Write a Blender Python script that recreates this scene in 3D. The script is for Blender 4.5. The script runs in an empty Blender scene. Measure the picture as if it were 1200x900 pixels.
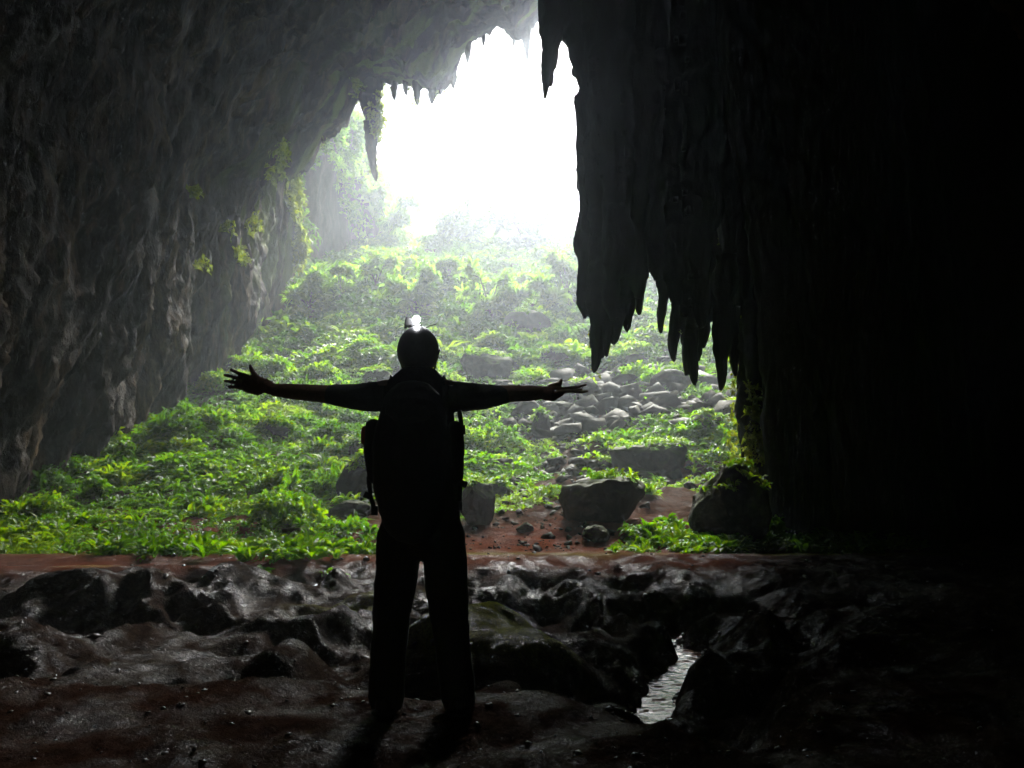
import bpy, bmesh, math, random
import numpy as np
from mathutils import Vector, Matrix
from mathutils.bvhtree import BVHTree

random.seed(7)
RNG = np.random.default_rng(7)
S = bpy.context.scene
COL = S.collection
R = math.radians

# ------------------------------------------------------------------ camera, world, sun, exposure
CAM = Vector((0.0, 0.0, 1.10))
PITCH = R(6.7)
FPX = 940.0
cd = bpy.data.cameras.new('camera'); cam = bpy.data.objects.new('camera', cd); COL.objects.link(cam)
cam.location = CAM; cam.rotation_euler = (R(90) + PITCH, 0, 0)
cd.sensor_width = 36.0; cd.lens = 36.0 * FPX / 1200.0
cd.clip_start = 0.05; cd.clip_end = 3000
S.camera = cam

SUN_EL, SUN_AZ = R(42), R(10)          # azimuth measured from +Y towards +X
w = bpy.data.worlds.new('World'); S.world = w; w.use_nodes = True
nt = w.node_tree; nt.nodes.clear()
sky = nt.nodes.new('ShaderNodeTexSky'); sky.sky_type = 'NISHITA'; sky.sun_disc = False
sky.sun_elevation = SUN_EL; sky.sun_rotation = SUN_AZ
sky.air_density = 1.0; sky.dust_density = 1.5; sky.ozone_density = 1.0
bg = nt.nodes.new('ShaderNodeBackground'); bg.inputs['Strength'].default_value = 0.05
wo = nt.nodes.new('ShaderNodeOutputWorld')
nt.links.new(sky.outputs[0], bg.inputs['Color']); nt.links.new(bg.outputs[0], wo.inputs['Surface'])
w.cycles.sampling_method = 'AUTOMATIC'

sd = bpy.data.lights.new('sun', 'SUN'); sun = bpy.data.objects.new('sun', sd); COL.objects.link(sun)
sd.energy = 5.0; sd.angle = R(20); sd.color = (1.0, 0.97, 0.91)
dirv = Vector((math.sin(SUN_AZ) * math.cos(SUN_EL), math.cos(SUN_AZ) * math.cos(SUN_EL), math.sin(SUN_EL)))
sun.rotation_euler = dirv.to_track_quat('Z', 'Y').to_euler()
sun.location = (0, 0, 60)

S.view_settings.view_transform = 'Standard'; S.view_settings.look = 'None'
S.view_settings.gamma = 1.0; S.view_settings.use_curve_mapping = False
S.view_settings.exposure = 2.35
S.render.engine = 'CYCLES'
cy = S.cycles
cy.use_denoising = True
try: cy.denoiser = 'OPENIMAGEDENOISE'
except Exception: pass
cy.max_bounces = 6; cy.diffuse_bounces = 3; cy.glossy_bounces = 3; cy.transmission_bounces = 3
cy.volume_bounces = 1; cy.transparent_max_bounces = 8
cy.sample_clamp_indirect = 4.0
cy.caustics_reflective = False; cy.caustics_refractive = False
HAZE_DENSITY = 0.0032

# ------------------------------------------------------------------ maths helpers
CP, SP = math.cos(PITCH), math.sin(PITCH)
def P(px, py, D):
    """world point seen at photo pixel (1200x900) at depth D along +Y"""
    u = (px - 600) / FPX; v = (450 - py) / FPX
    y = CP - v * SP; z = SP + v * CP
    return np.array([u * D / y, D, CAM.z + z * D / y])

_perm = np.random.default_rng(3).permutation(256); _perm = np.concatenate([_perm, _perm, _perm])
_g = np.random.default_rng(4).normal(size=(256, 3)); _g /= np.linalg.norm(_g, axis=1)[:, None]
def pn(x, y, z):
    x, y, z = np.broadcast_arrays(np.asarray(x, float), np.asarray(y, float), np.asarray(z, float))
    xi, yi, zi = np.floor(x).astype(int), np.floor(y).astype(int), np.floor(z).astype(int)
    xf, yf, zf = x - xi, y - yi, z - zi
    u, v, w_ = [t * t * t * (t * (t * 6 - 15) + 10) for t in (xf, yf, zf)]
    xi &= 255; yi &= 255; zi &= 255
    out = 0
    for dx in (0, 1):
        for dy in (0, 1):
            for dz in (0, 1):
                h = _perm[_perm[_perm[(xi + dx) & 255] + ((yi + dy) & 255)] + ((zi + dz) & 255)]
                g = _g[h]
                d = g[..., 0] * (xf - dx) + g[..., 1] * (yf - dy) + g[..., 2] * (zf - dz)
                wx = u if dx else 1 - u; wy = v if dy else 1 - v; wz = w_ if dz else 1 - w_
                out = out + wx * wy * wz * d
    return out * 1.5
def fbm(x, y, z, o=4, gain=.5):
    a, s, t = 1.0, 0, 1.0
    for k in range(o):
        s = s + a * pn(x * t + 17.3 * k, y * t - 9.1 * k, z * t + 5.7 * k); a *= gain; t *= 2.03
    return s
def ridged(x, y, z, o=4):
    a, s, t = 1.0, 0, 1.0
    for k in range(o):
        s = s + a * (1 - 2 * np.abs(pn(x * t + 11.3 * k, y * t + 3.1 * k, z * t - 8.7 * k))); a *= .5; t *= 2.1
    return s / 2
def worley(x, y, seed=0):
    x = np.asarray(x, float); y = np.asarray(y, float)
    xi = np.floor(x).astype(int); yi = np.floor(y).astype(int)
    f1 = np.full(x.shape, 9.0); f2 = np.full(x.shape, 9.0)
    for dx in (-1, 0, 1):
        for dy in (-1, 0, 1):
            cx = xi + dx; cy_ = yi + dy
            h = _perm[_perm[(cx + seed * 37) & 255] + (cy_ & 255)]
            jx = _perm[h] / 256.0; jy = _perm[(h + 101) & 255] / 256.0
            d = (cx + jx - x) ** 2 + (cy_ + jy - y) ** 2
            f2 = np.where(d < f1, f1, np.minimum(f2, d)); f1 = np.minimum(f1, d)
    return f1, f2
def sstep(a, b, x):
    t = np.clip((x - a) / (b - a), 0, 1); return t * t * (3 - 2 * t)
def smax(a, b, k):
    h = np.clip(.5 + .5 * (a - b) / k, 0, 1)
    return b * (1 - h) + a * h + k * h * (1 - h)

# ------------------------------------------------------------------ object helpers
def mesh_np(name, V, F, mat=None, smooth=True, parent=None, mats=None, midx=None):
    V = np.asarray(V, np.float32); F = np.asarray(F, np.int32)
    me = bpy.data.meshes.new(name)
    n = F.shape[1]
    me.vertices.add(len(V)); me.vertices.foreach_set('co', V.ravel())
    me.loops.add(F.size); me.loops.foreach_set('vertex_index', F.ravel())
    me.polygons.add(len(F)); me.polygons.foreach_set('loop_start', np.arange(0, F.size, n, dtype=np.int32))
    me.polygons.foreach_set('loop_total', np.full(len(F), n, np.int32))
    if smooth: me.polygons.foreach_set('use_smooth', np.ones(len(F), bool))
    if mats:
        for m in mats: me.materials.append(m)
        if midx is not None: me.polygons.foreach_set('material_index', np.asarray(midx, np.int32))
    elif mat: me.materials.append(mat)
    me.update(calc_edges=True); me.validate()
    o = bpy.data.objects.new(name, me); COL.objects.link(o)
    if parent is not None: o.parent = parent
    return o
def grid_faces(nu, nv, close_u=False):
    a = np.arange(nu * nv).reshape(nv, nu)
    if close_u: a = np.concatenate([a, a[:, :1]], axis=1)
    return np.stack([a[:-1, :-1].ravel(), a[:-1, 1:].ravel(), a[1:, 1:].ravel(), a[1:, :-1].ravel()], 1)
def fattr(o, name, vals):
    at = o.data.attributes.new(name, 'FLOAT', 'POINT'); at.data.foreach_set('value', np.asarray(vals, np.float32))
def tag(o, label=None, cat=None, group=None, kind=None):
    if label: o['label'] = label
    if cat: o['category'] = cat
    if group: o['group'] = group
    if kind: o['kind'] = kind
    return o
def empty(name, loc):
    o = bpy.data.objects.new(name, None); COL.objects.link(o); o.location = loc; o.empty_display_size = .2; return o
def remeshed(name, V, F, voxel, mat, smooth_it=4, parent=None, disp=None):
    """union of overlapping closed pieces grown into one continuous surface"""
    o = mesh_np('tmp', V, F)
    m = o.modifiers.new('r', 'REMESH'); m.mode = 'VOXEL'; m.voxel_size = voxel; m.use_smooth_shade = True
    if smooth_it:
        s = o.modifiers.new('s', 'SMOOTH'); s.factor = .5; s.iterations = smooth_it
    bpy.context.view_layer.update()
    dg = bpy.context.evaluated_depsgraph_get()
    me = bpy.data.meshes.new_from_object(o.evaluated_get(dg)); me.name = name
    old = o.data; bpy.data.objects.remove(o); bpy.data.meshes.remove(old)
    if disp:
        n = len(me.vertices); c = np.empty(n * 3, np.float32); me.vertices.foreach_get('co', c); c = c.reshape(-1, 3)
        nn = np.empty(n * 3, np.float32); me.vertex_normals.foreach_get('vector', nn); nn = nn.reshape(-1, 3)
        c = disp(c, nn); me.vertices.foreach_set('co', c.astype(np.float32).ravel())
    me.polygons.foreach_set('use_smooth', np.ones(len(me.polygons), bool))
    me.materials.clear(); me.materials.append(mat); me.update()
    r = bpy.data.objects.new(name, me); COL.objects.link(r)
    if parent is not None: r.parent = parent
    return r
class Acc:
    def __init__(s): s.V = []; s.F = []; s.n = 0
    def add(s, V, F):
        V = np.asarray(V, float); F = np.asarray(F, int); s.V.append(V); s.F.append(F + s.n); s.n += len(V)
    def get(s): return np.concatenate(s.V), np.concatenate(s.F)
def tube(pts, rad, seg=14, flat=1.0, up=(0, 1, 0), caps=3):
    """closed tapered tube with rounded ends; radii given per point, flat squeezes along 'up'"""
    pts = [np.array(p, float) for p in pts]; rad = list(rad)
    d0 = pts[0] - pts[1]; d0 /= np.linalg.norm(d0); d1 = pts[-1] - pts[-2]; d1 /= np.linalg.norm(d1)
    PP, RR = [], []
    for k in range(caps, 0, -1):
        a = k / (caps + .001) * math.pi / 2; PP.append(pts[0] + d0 * rad[0] * math.sin(a)); RR.append(rad[0] * math.cos(a) + 1e-5)
    PP += pts; RR += rad
    for k in range(1, caps + 1):
        a = k / (caps + .001) * math.pi / 2; PP.append(pts[-1] + d1 * rad[-1] * math.sin(a)); RR.append(rad[-1] * math.cos(a) + 1e-5)
    PP = np.array(PP); n = len(PP); T = np.gradient(PP, axis=0); T /= np.linalg.norm(T, axis=1)[:, None] + 1e-12
    upv = np.array(up, float); V = []
    for i in range(n):
        side = np.cross(T[i], upv)
        if np.linalg.norm(side) < 1e-3: side = np.cross(T[i], (1, 0, 0))
        side /= np.linalg.norm(side); u2 = np.cross(side, T[i])
        a = np.arange(seg) / seg * 2 * math.pi
        V.append(PP[i] + RR[i] * (np.cos(a)[:, None] * side + flat * np.sin(a)[:, None] * u2))
    V = np.concatenate(V); F = list(grid_faces(seg, n, True))
    V = np.concatenate([V, PP[:1], PP[-1:]]); a0, a1 = len(V) - 2, len(V) - 1
    for k in range(seg):
        F.append([a0, a0, (k + 1) % seg, k]); F.append([(n - 1) * seg + k, (n - 1) * seg + (k + 1) % seg, a1, a1])
    return V, np.array(F)
def tri(F):
    """quads (maybe degenerate) -> triangles"""
    F = np.asarray(F); T = np.concatenate([F[:, [0, 1, 2]], F[:, [0, 2, 3]]])
    return T[(T[:, 0] != T[:, 1]) & (T[:, 1] != T[:, 2]) & (T[:, 0] != T[:, 2])]
def boxm(c, s, rot=None):
    c = np.array(c, float); s = np.array(s, float) / 2
    V = np.array([[x, y, z] for x in (-1, 1) for y in (-1, 1) for z in (-1, 1)]) * s
    if rot is not None: V = V @ np.array(rot.to_3x3()).T
    F = [[0, 1, 3, 2], [4, 6, 7, 5], [0, 4, 5, 1], [2, 3, 7, 6], [0, 2, 6, 4], [1, 5, 7, 3]]
    return V + c, np.array(F)

# ------------------------------------------------------------------ materials
def mat_new(name):
    m = bpy.data.materials.new(name); m.use_nodes = True
    t = m.node_tree; b = t.nodes['Principled BSDF']; return m, t, b
def N(t, typ, **kw):
    n = t.nodes.new(typ)
    for k, v in kw.items():
        if k in n.inputs: n.inputs[k].default_value = v
        else: setattr(n, k, v)
    return n
def noise(t, scale, detail=6, rough=.6, stretch=None):
    tc = N(t, 'ShaderNodeNewGeometry'); mp = N(t, 'ShaderNodeMapping')
    t.links.new(tc.outputs['Position'], mp.inputs['Vector'])
    if stretch: mp.inputs['Scale'].default_value = stretch
    n = N(t, 'ShaderNodeTexNoise'); n.inputs['Scale'].default_value = scale; n.inputs['Detail'].default_value = detail
    n.inputs['Roughness'].default_value = rough
    t.links.new(mp.outputs[0], n.inputs['Vector']); return n.outputs['Fac']
def ramp(t, fac, stops):
    r = N(t, 'ShaderNodeValToRGB'); e = r.color_ramp.elements
    while len(e) > 1: e.remove(e[-1])
    e[0].position = stops[0][0]; e[0].color = tuple(stops[0][1]) + (1,)
    for p, c in stops[1:]:
        q = e.new(p); q.color = tuple(c) + (1,)
    t.links.new(fac, r.inputs[0]); return r.outputs[0]
def mix(t, fac, a, b):
    m = N(t, 'ShaderNodeMix', data_type='RGBA')
    for s, v in ((0, fac), (6, a), (7, b)):
        if hasattr(v, 'links'): t.links.new(v, m.inputs[s])
        elif isinstance(v, (int, float)): m.inputs[s].default_value = v
        else: m.inputs[s].default_value = tuple(v) + (1,)
    return m.outputs[2]
def mul(t, a, k, clamp=False, op='MULTIPLY'):
    m = N(t, 'ShaderNodeMath', operation=op); m.use_clamp = clamp
    for i, v in enumerate((a, k)):
        if hasattr(v, 'links'): t.links.new(v, m.inputs[i])
        else: m.inputs[i].default_value = v
    return m.outputs[0]
def bump(t, b, h, strength, dist, prev=None):
    n = N(t, 'ShaderNodeBump'); n.inputs['Strength'].default_value = strength; n.inputs['Distance'].default_value = dist
    t.links.new(h, n.inputs['Height'])
    if prev is not None: t.links.new(prev, n.inputs['Normal'])
    t.links.new(n.outputs[0], b.inputs['Normal']); return n.outputs[0]
def attr(t, name):
    a = N(t, 'ShaderNodeAttribute'); a.attribute_name = name; return a.outputs['Fac']

def mat_ground():
    m, t, b = mat_new('mud_and_soil')
    big = noise(t, .9, 5); fine = noise(t, 9, 8, .7); vf = noise(t, 45, 5, .7)
    mud = ramp(t, fine, [(.3, (.020, .012, .009)), (.55, (.060, .036, .025)), (.75, (.10, .066, .047))])
    red = ramp(t, fine, [(.3, (.13, .036, .016)), (.6, (.21, .062, .028)), (.8, (.26, .095, .05))])
    soil = ramp(t, fine, [(.3, (.035, .03, .02)), (.6, (.09, .065, .045)), (.8, (.14, .10, .075))])
    moss = ramp(t, vf, [(.3, (.07, .09, .008)), (.7, (.36, .40, .03))])
    rm = mul(t, attr(t, 'red'), mul(t, big, 1.9, op='MULTIPLY'), clamp=True)
    c = mix(t, attr(t, 'slope'), mud, soil)
    c = mix(t, rm, c, red)
    c = mix(t, mul(t, attr(t, 'moss'), mul(t, fine, 1.7), clamp=True), c, moss)
    t.links.new(c, b.inputs['Base Color'])
    wet = attr(t, 'wet')
    rr = N(t, 'ShaderNodeMapRange'); t.links.new(fine, rr.inputs[0])
    rr.inputs[1].default_value = .33; rr.inputs[2].default_value = .55; rr.inputs[3].default_value = .20; rr.inputs[4].default_value = .80
    ro = N(t, 'ShaderNodeMix', data_type='FLOAT'); t.links.new(wet, ro.inputs[0]); ro.inputs[2].default_value = .85
    t.links.new(rr.outputs[0], ro.inputs[3]); t.links.new(ro.outputs[0], b.inputs['Roughness'])
    b.inputs['Specular IOR Level'].default_value = .30
    p = bump(t, b, fine, 1.0, .07)
    p = bump(t, b, vf, 1.0, .03, p)
    df = N(t, 'ShaderNodeBsdfDiffuse'); df.inputs['Roughness'].default_value = .6; t.links.new(c, df.inputs['Color']); t.links.new(p, df.inputs['Normal'])
    gl = N(t, 'ShaderNodeBsdfGlossy'); gl.inputs['Roughness'].default_value = .2; t.links.new(p, gl.inputs['Normal'])
    med = noise(t, 2.2, 4, .6)
    wr = N(t, 'ShaderNodeMapRange'); t.links.new(med, wr.inputs[0]); wr.inputs[1].default_value = .44; wr.inputs[2].default_value = .66; wr.inputs[3].default_value = .004; wr.inputs[4].default_value = .10
    mx = N(t, 'ShaderNodeMixShader'); t.links.new(mul(t, wr.outputs[0], wet), mx.inputs[0])
    t.links.new(df.outputs[0], mx.inputs[1]); t.links.new(gl.outputs[0], mx.inputs[2])
    out = [n for n in t.nodes if n.type == 'OUTPUT_MATERIAL'][0]; t.links.new(mx.outputs[0], out.inputs['Surface'])
    return m
def mat_rock(name, cols, scale=1.0, rough=(.55, .9), bd=.12, stretch=(1, 1, .35), mossy=0.0, attrmoss=False):
    m, t, b = mat_new(name)
    big = noise(t, .35 * scale, 5, .6, stretch); fine = noise(t, 2.6 * scale, 9, .65, stretch); vf = noise(t, 16 * scale, 4, .7)
    f = mul(t, mul(t, big, .5), mul(t, fine, .5), op='ADD')
    c = ramp(t, f, [(.32, cols[0]), (.5, cols[1]), (.66, cols[2])])
    if mossy:
        g = N(t, 'ShaderNodeNewGeometry'); sx = N(t, 'ShaderNodeSeparateXYZ'); t.links.new(g.outputs['Normal'], sx.inputs[0])
        k = mul(t, mul(t, mul(t, sx.outputs[2], .35, op='SUBTRACT'), 3.0, clamp=True), mul(t, fine, 1.6 * mossy), clamp=True)
        c = mix(t, k, c, (.07, .10, .02))
    if attrmoss:
        c = mix(t, mul(t, attr(t, 'moss'), mul(t, vf, 1.6), clamp=True), c, (.15, .20, .03))
    t.links.new(c, b.inputs['Base Color'])
    rr = N(t, 'ShaderNodeMapRange'); t.links.new(fine, rr.inputs[0]); rr.inputs[1].default_value = .3; rr.inputs[2].default_value = .7
    rr.inputs[3].default_value = rough[0]; rr.inputs[4].default_value = rough[1]; t.links.new(rr.outputs[0], b.inputs['Roughness'])
    b.inputs['Specular IOR Level'].default_value = .25; b.inputs['IOR'].default_value = 1.2
    p = bump(t, b, fine, .9, bd); bump(t, b, vf, .6, bd * .2, p)
    return m
def mat_leaf(name, a, bcol, c, trans=.45):
    m, t, b = mat_new(name)
    r = attr(t, 'tint'); col = ramp(t, r, [(0, a), (.5, bcol), (1, c)])
    t.links.new(col, b.inputs['Base Color']); b.inputs['Roughness'].default_value = .5
    b.inputs['Specular IOR Level'].default_value = .22
    tr = N(t, 'ShaderNodeBsdfTranslucent')
    hs = N(t, 'ShaderNodeHueSaturation'); hs.inputs['Value'].default_value = 2.6; hs.inputs['Saturation'].default_value = 1.1
    hs.inputs['Hue'].default_value = .485
    t.links.new(col, hs.inputs['Color']); t.links.new(hs.outputs[0], tr.inputs['Color'])
    mx = N(t, 'ShaderNodeMixShader'); mx.inputs[0].default_value = trans
    t.links.new(b.outputs[0], mx.inputs[1]); t.links.new(tr.outputs[0], mx.inputs[2])
    out = [n for n in t.nodes if n.type == 'OUTPUT_MATERIAL'][0]; t.links.new(mx.outputs[0], out.inputs['Surface'])
    return m
def mat_plain(name, col, rough=.6, metal=0, nscale=60, var=.35, bd=.002):
    m, t, b = mat_new(name)
    n = noise(t, nscale, 4); c0 = tuple(x * (1 - var) for x in col); c1 = tuple(min(1, x * (1 + var)) for x in col)
    t.links.new(ramp(t, n, [(.3, c0), (.7, c1)]), b.inputs['Base Color'])
    b.inputs['Roughness'].default_value = rough; b.inputs['Metallic'].default_value = metal
    bump(t, b, n, .5, bd); return m
M_GROUND = mat_ground()
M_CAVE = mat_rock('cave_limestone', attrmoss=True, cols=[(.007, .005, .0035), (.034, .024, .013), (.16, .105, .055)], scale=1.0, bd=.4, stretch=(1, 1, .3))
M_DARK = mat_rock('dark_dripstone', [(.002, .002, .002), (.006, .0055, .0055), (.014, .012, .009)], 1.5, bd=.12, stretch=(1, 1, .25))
M_BOULD = mat_rock('boulder_stone', [(.014, .011, .009), (.036, .027, .02), (.08, .058, .042)], 2.5, bd=.07, stretch=(1, 1, 1), mossy=.6)
M_RUB = mat_rock('rubble_stone', [(.012, .009, .0075), (.030, .022, .017), (.062, .046, .034)], 4, bd=.04, stretch=(1, 1, 1), mossy=.2)
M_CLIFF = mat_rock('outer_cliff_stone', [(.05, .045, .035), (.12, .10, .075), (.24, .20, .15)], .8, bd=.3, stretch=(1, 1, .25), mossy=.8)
M_LEAF = mat_leaf('ground_cover_leaf', (.02, .065, .004), (.045, .125, .006), (.11, .19, .01), .55)
M_LEAF2 = mat_leaf('tree_leaf', (.04, .095, .014), (.075, .16, .02), (.13, .22, .035), .65)
M_MOSS = mat_leaf('hanging_leaf', (.05, .08, .01), (.09, .13, .015), (.14, .18, .02), .5)
M_BARK = mat_rock('bark', [(.04, .03, .022), (.08, .06, .045), (.13, .1, .08)], 6, bd=.03)
M_SKIN = mat_plain('skin', (.10, .055, .035), .65)
M_SHIRT = mat_plain('shirt_cloth', (.02, .02, .024), .9)
M_TROUS = mat_plain('trouser_cloth', (.022, .02, .018), .9)
M_PACK = mat_plain('pack_fabric', (.016, .016, .018), .75)
M_PACKR = mat_plain('red_pack_fabric', (.20, .02, .012), .7)
M_BOOT = mat_plain('rubber_boot', (.015, .014, .013), .5)
M_HELM = mat_plain('helmet_shell', (.02, .02, .022), .35, bd=.0005)
M_PLAS = mat_plain('black_plastic', (.02, .02, .02), .4, bd=.0005)
M_EYE = mat_plain('eye_white', (.7, .68, .64), .25, bd=.0001)
M_HAIR = mat_plain('dark_hair', (.02, .015, .012), .7)
def mat_emit(name, col, st):
    m, t, b = mat_new(name); b.inputs['Emission Color'].default_value = tuple(col) + (1,); b.inputs['Emission Strength'].default_value = st
    return m
M_LAMP = mat_emit('lit_lamp_lens', (.95, .97, 1), 60)
def mat_water():
    m, t, b = mat_new('muddy_water')
    n = noise(t, 7, 5, .6); n2 = noise(t, 26, 3, .6)
    b.inputs['Base Color'].default_value = (.16, .075, .04, 1); b.inputs['Roughness'].default_value = .12
    b.inputs['IOR'].default_value = 1.33; b.inputs['Specular IOR Level'].default_value = .7
    bump(t, b, n2, .5, .012); return m
M_WATER = mat_water()

# ------------------------------------------------------------------ terrain
_tab = [(655, 12.0), (645, 13.5), (600, 17), (550, 22), (500, 28), (450, 34), (400, 41), (350, 49), (300, 60), (285, 68)]
_TY = np.array([d for _, d in _tab]); _TZ = np.array([P(600, p, d)[2] for p, d in _tab])
STREAM = np.array([(2.2, 9.5), (2.05, 9.45), (1.85, 9.4), (1.50, 9.15), (1.78, 8.6), (1.74, 8.0), (1.34, 7.2), (1.06, 6.3), (.7, 5.4), (.3, 4.6)])
def dist_stream(x, y):
    best = np.full(np.shape(x), 99.0)
    for a, b in zip(STREAM[:-1], STREAM[1:]):
        ab = b - a; L = ab @ ab
        t = np.clip(((x - a[0]) * ab[0] + (y - a[1]) * ab[1]) / L, 0, 1)
        best = np.minimum(best, np.hypot(x - a[0] - t * ab[0], y - a[1] - t * ab[1]))
    return best
def gs(x, y, cx, cy_, sx, sy, rot=0):
    c, s = math.cos(rot), math.sin(rot); dx, dy = x - cx, y - cy_
    u = (dx * c + dy * s) / sx; v = (-dx * s + dy * c) / sy
    return np.exp(-(u * u + v * v))
WATER_Z = -.69
PUDDLES = [(-5.9, 11.25, .55, .17), (-4.5, 11.35, .4, .12), (-7.0, 11.35, .45, .12)]
def H(x, y, full=True):
    x = np.asarray(x, float); y = np.asarray(y, float)
    # talus slope
    ys = np.maximum(y, 12.0)
    zs = np.interp(ys, _TY, _TZ)
    zs = np.where(ys > 68, _TZ[-1] + (ys - 68) * .22 * np.exp(-(ys - 68) / 60), zs)
    k = sstep(13, 24, y)
    zs = zs + k * (.55 * fbm(x * .09, y * .06, 3.1, 3) + .42 * fbm(x * .35, y * .25, 7.7, 4)) + sstep(12.5, 15, y) * .13 * fbm(x * 1.3, y * 1.3, 1.7, 3)
    zs = zs + sstep(14, 30, y) * .25 * np.maximum(x - 3, 0) * .25
    # mud floor
    near = -.06 * gs(x, y, 1.0, 4.2, .8, .8) + .05 * fbm(x * 1.1, y * 1.1, .5, 4) + .03 * fbm(x * 3.1, y * 3.1, 1.5, 3)
    gl = sstep(4.25, 5.6, y + .7 * pn(x * .7, 0, 8.1) + .2 * pn(x * 2.1, y, 18.1) + .05 * x + .75 * np.exp(-((x - .95) / .6) ** 2))
    back = sstep(9.4, 11.9, y + 1.3 * pn(x * .45, 2.2, 4.4) + .5 * pn(x * 1.3, y * .8, 14.4))
    wx = x + .25 * pn(x * .8, y * .8, 11.1); wy = y + .25 * pn(x * .8, y * .8, 21.1)
    f1, f2 = worley(wx * .85, wy * 1.0, 1); dome = 1 - 1.25 * f1
    g1, g2 = worley(wx * 2.1 + 3, wy * 1.9, 2); dome2 = 1 - 1.2 * g1
    e1 = np.sqrt(f2) - np.sqrt(f1); crease = np.exp(-(e1 / .12) ** 2)
    e2 = np.sqrt(g2) - np.sqrt(g1); crease2 = np.exp(-(e2 / .14) ** 2)
    sc = np.exp(-((f1 / .16) ** 2)); sc2 = np.exp(-((g1 / .13) ** 2)) * sstep(-.1, .3, pn(x * .7, y * .7, 40.0))
    lump = .34 * fbm(wx * .62, wy * .8, 5.0, 2) + .13 * (1 - np.abs(pn(wx * 1.3, wy * 1.5, 6.0)) * 2.2) - .26 * sc - .11 * sc2 + .05 * dome2 * sstep(0, .3, pn(x * .5, y * .5, 50.0))
    base = -.36 + lump
    left = sstep(.2, -2.2, x)
    base = base + left * .14 * sstep(5, 8, y)
    # mossy mound beside the walker, and neighbours
    m = -.9 + 1.14 * gs(x, y, -.15, 6.2, 1.3, .95, -.18); m = -smax(-m, -(.12 + .13 * (y - 6.3) - .16 * (x - .1) * (x > .1)), .09); base = smax(base, m, .12)
    m = -.9 + .80 * gs(x, y, -2.9, 6.9, 1.9, .9, .1); base = smax(base, m + .03 * dome2, .12)
    m = -.9 + .72 * gs(x, y, .75, 7.5, .8, .55, -.6); base = smax(base, m, .1)
    m = -.9 + .80 * gs(x, y, 1.0, 10.2, 1.3, .7, -.1) - .10 * sc2; base = smax(base, m, .1)
    m = -.9 + .84 * gs(x, y, -.05, 9.9, .55, .55, 0); base = smax(base, m, .08)
    base = base + .07 * fbm(wx * 1.9, wy * 2.2, 70.0, 3) - .16 * sc * sstep(-.45, -.1, base)
    # right bank
    rb = sstep(1.9, 4.6, x - .12 * (y - 7))
    base = base * (1 - rb) + rb * (-.12 + .05 * (y - 7) * .3 + .35 * lump)
    near_gate = gl * (1 - sstep(2.0, 3.6, x) * sstep(8, 5, y) * .6)
    z = near * (1 - near_gate) + base * near_gate
    ledge = -.07 + .03 * dome + .02 * dome2
    z = z * (1 - back) + ledge * back
    ds = dist_stream(x, y)
    gate = sstep(4.3, 5.2, y)
    z = z - gate * np.clip(z + .78, 0, 1.2) * np.exp(-(ds / (.20 + .10 * pn(x * 2, y * 2, 60.0))) ** 2.0)
    z = z - gate * .12 * np.exp(-(ds / 1.0) ** 2) * (1 - back)
    # basins eaten into the ledge front
    for (cx, cy_, r, dp) in ((-.9, 10.6, .55, .28), (-2.2, 10.7, .6, .25), (-3.1, 10.3, .45, .3), (-4.0, 10.6, .4, .22), (-5.4, 10.2, .5, .2), (.35, 10.7, .5, .25), (3.6, 9.9, .5, .15)):
        z = z - dp * gs(x, y, cx, cy_, r, r * .8)
    if full:
        z = z + (1 - sstep(12, 14, y)) * (.025 * fbm(x * 4.5, y * 4.5, 2.2, 3) + .012 * ridged(x * 9, y * 11, 19.2, 2) + (.022 * ridged(x * 2.2, y * 3.0, 9.2, 4)) * near_gate)
    for (cx, cy_, a, b_) in PUDDLES: z = z + (np.clip(-.085 - z, -.1, .1)) * np.minimum(1, 2.5 * gs(x, y, cx, cy_, a * 1.5, b_ * 2)) - .06 * gs(x, y, cx, cy_, a, b_)
    t = sstep(11.8, 13.0, y)
    return z * (1 - t) + zs * t

xs = [0.0]
while xs[-1] < 400: xs.append(xs[-1] + (.03 if xs[-1] < 6.5 else min(.03 * 1.035 ** (len(xs) - 216), .22) if xs[-1] < 24 else xs[-1] * .12))
xs = np.array(xs); xs = np.concatenate([-xs[:0:-1], xs])
ys = [1.6]
while ys[-1] < 600: ys.append(ys[-1] + (.025 if ys[-1] < 8 else .035 if ys[-1] < 13.5 else .0048 * ys[-1] if ys[-1] < 68 else ys[-1] * .1))
ys = np.concatenate([np.linspace(-40, 1.5, 40), np.array(ys)])
GX, GY = np.meshgrid(xs, ys)
GZ = H(GX, GY)
ground = mesh_np('ground', np.stack([GX, GY, GZ], -1).reshape(-1, 3), grid_faces(len(xs), len(ys)), M_GROUND)
tag(ground, kind='structure')
gx, gy, gz = GX.ravel(), GY.ravel(), GZ.ravel()
redm = sstep(9.9, 11.4, gy) * (1 - sstep(14, 18, gy)) * sstep(-.32, -.1, gz) * sstep(4.5, 2.5, gx)
redm = np.maximum(redm, .16 * (1 - sstep(4.3, 4.8, gy)))
redm = np.maximum(redm, sstep(13, 15, gy) * (1 - sstep(26, 36, gy)) * sstep(-2.0, 0, gx) * .33)
mossm = gs(gx, gy, .05, 6.2, .75, .6, -.15) * sstep(-.25, .0, gz) * 2.2
mossm = np.maximum(mossm, gs(gx, gy, -1.6, 8.6, .5, .3)); mossm = np.maximum(mossm, gs(gx, gy, 5.5, 12.6, 2.0, .5))
mossm = np.maximum(mossm, .8 * gs(gx, gy, -3.0, 12.6, 6.0, .5))
fattr(ground, 'red', np.clip(redm, 0, 1)); fattr(ground, 'moss', np.clip(mossm, 0, 1))
fattr(ground, 'slope', sstep(12.5, 14.5, gy)); fattr(ground, 'wet', 1 - .8 * sstep(12, 14, gy))

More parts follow.
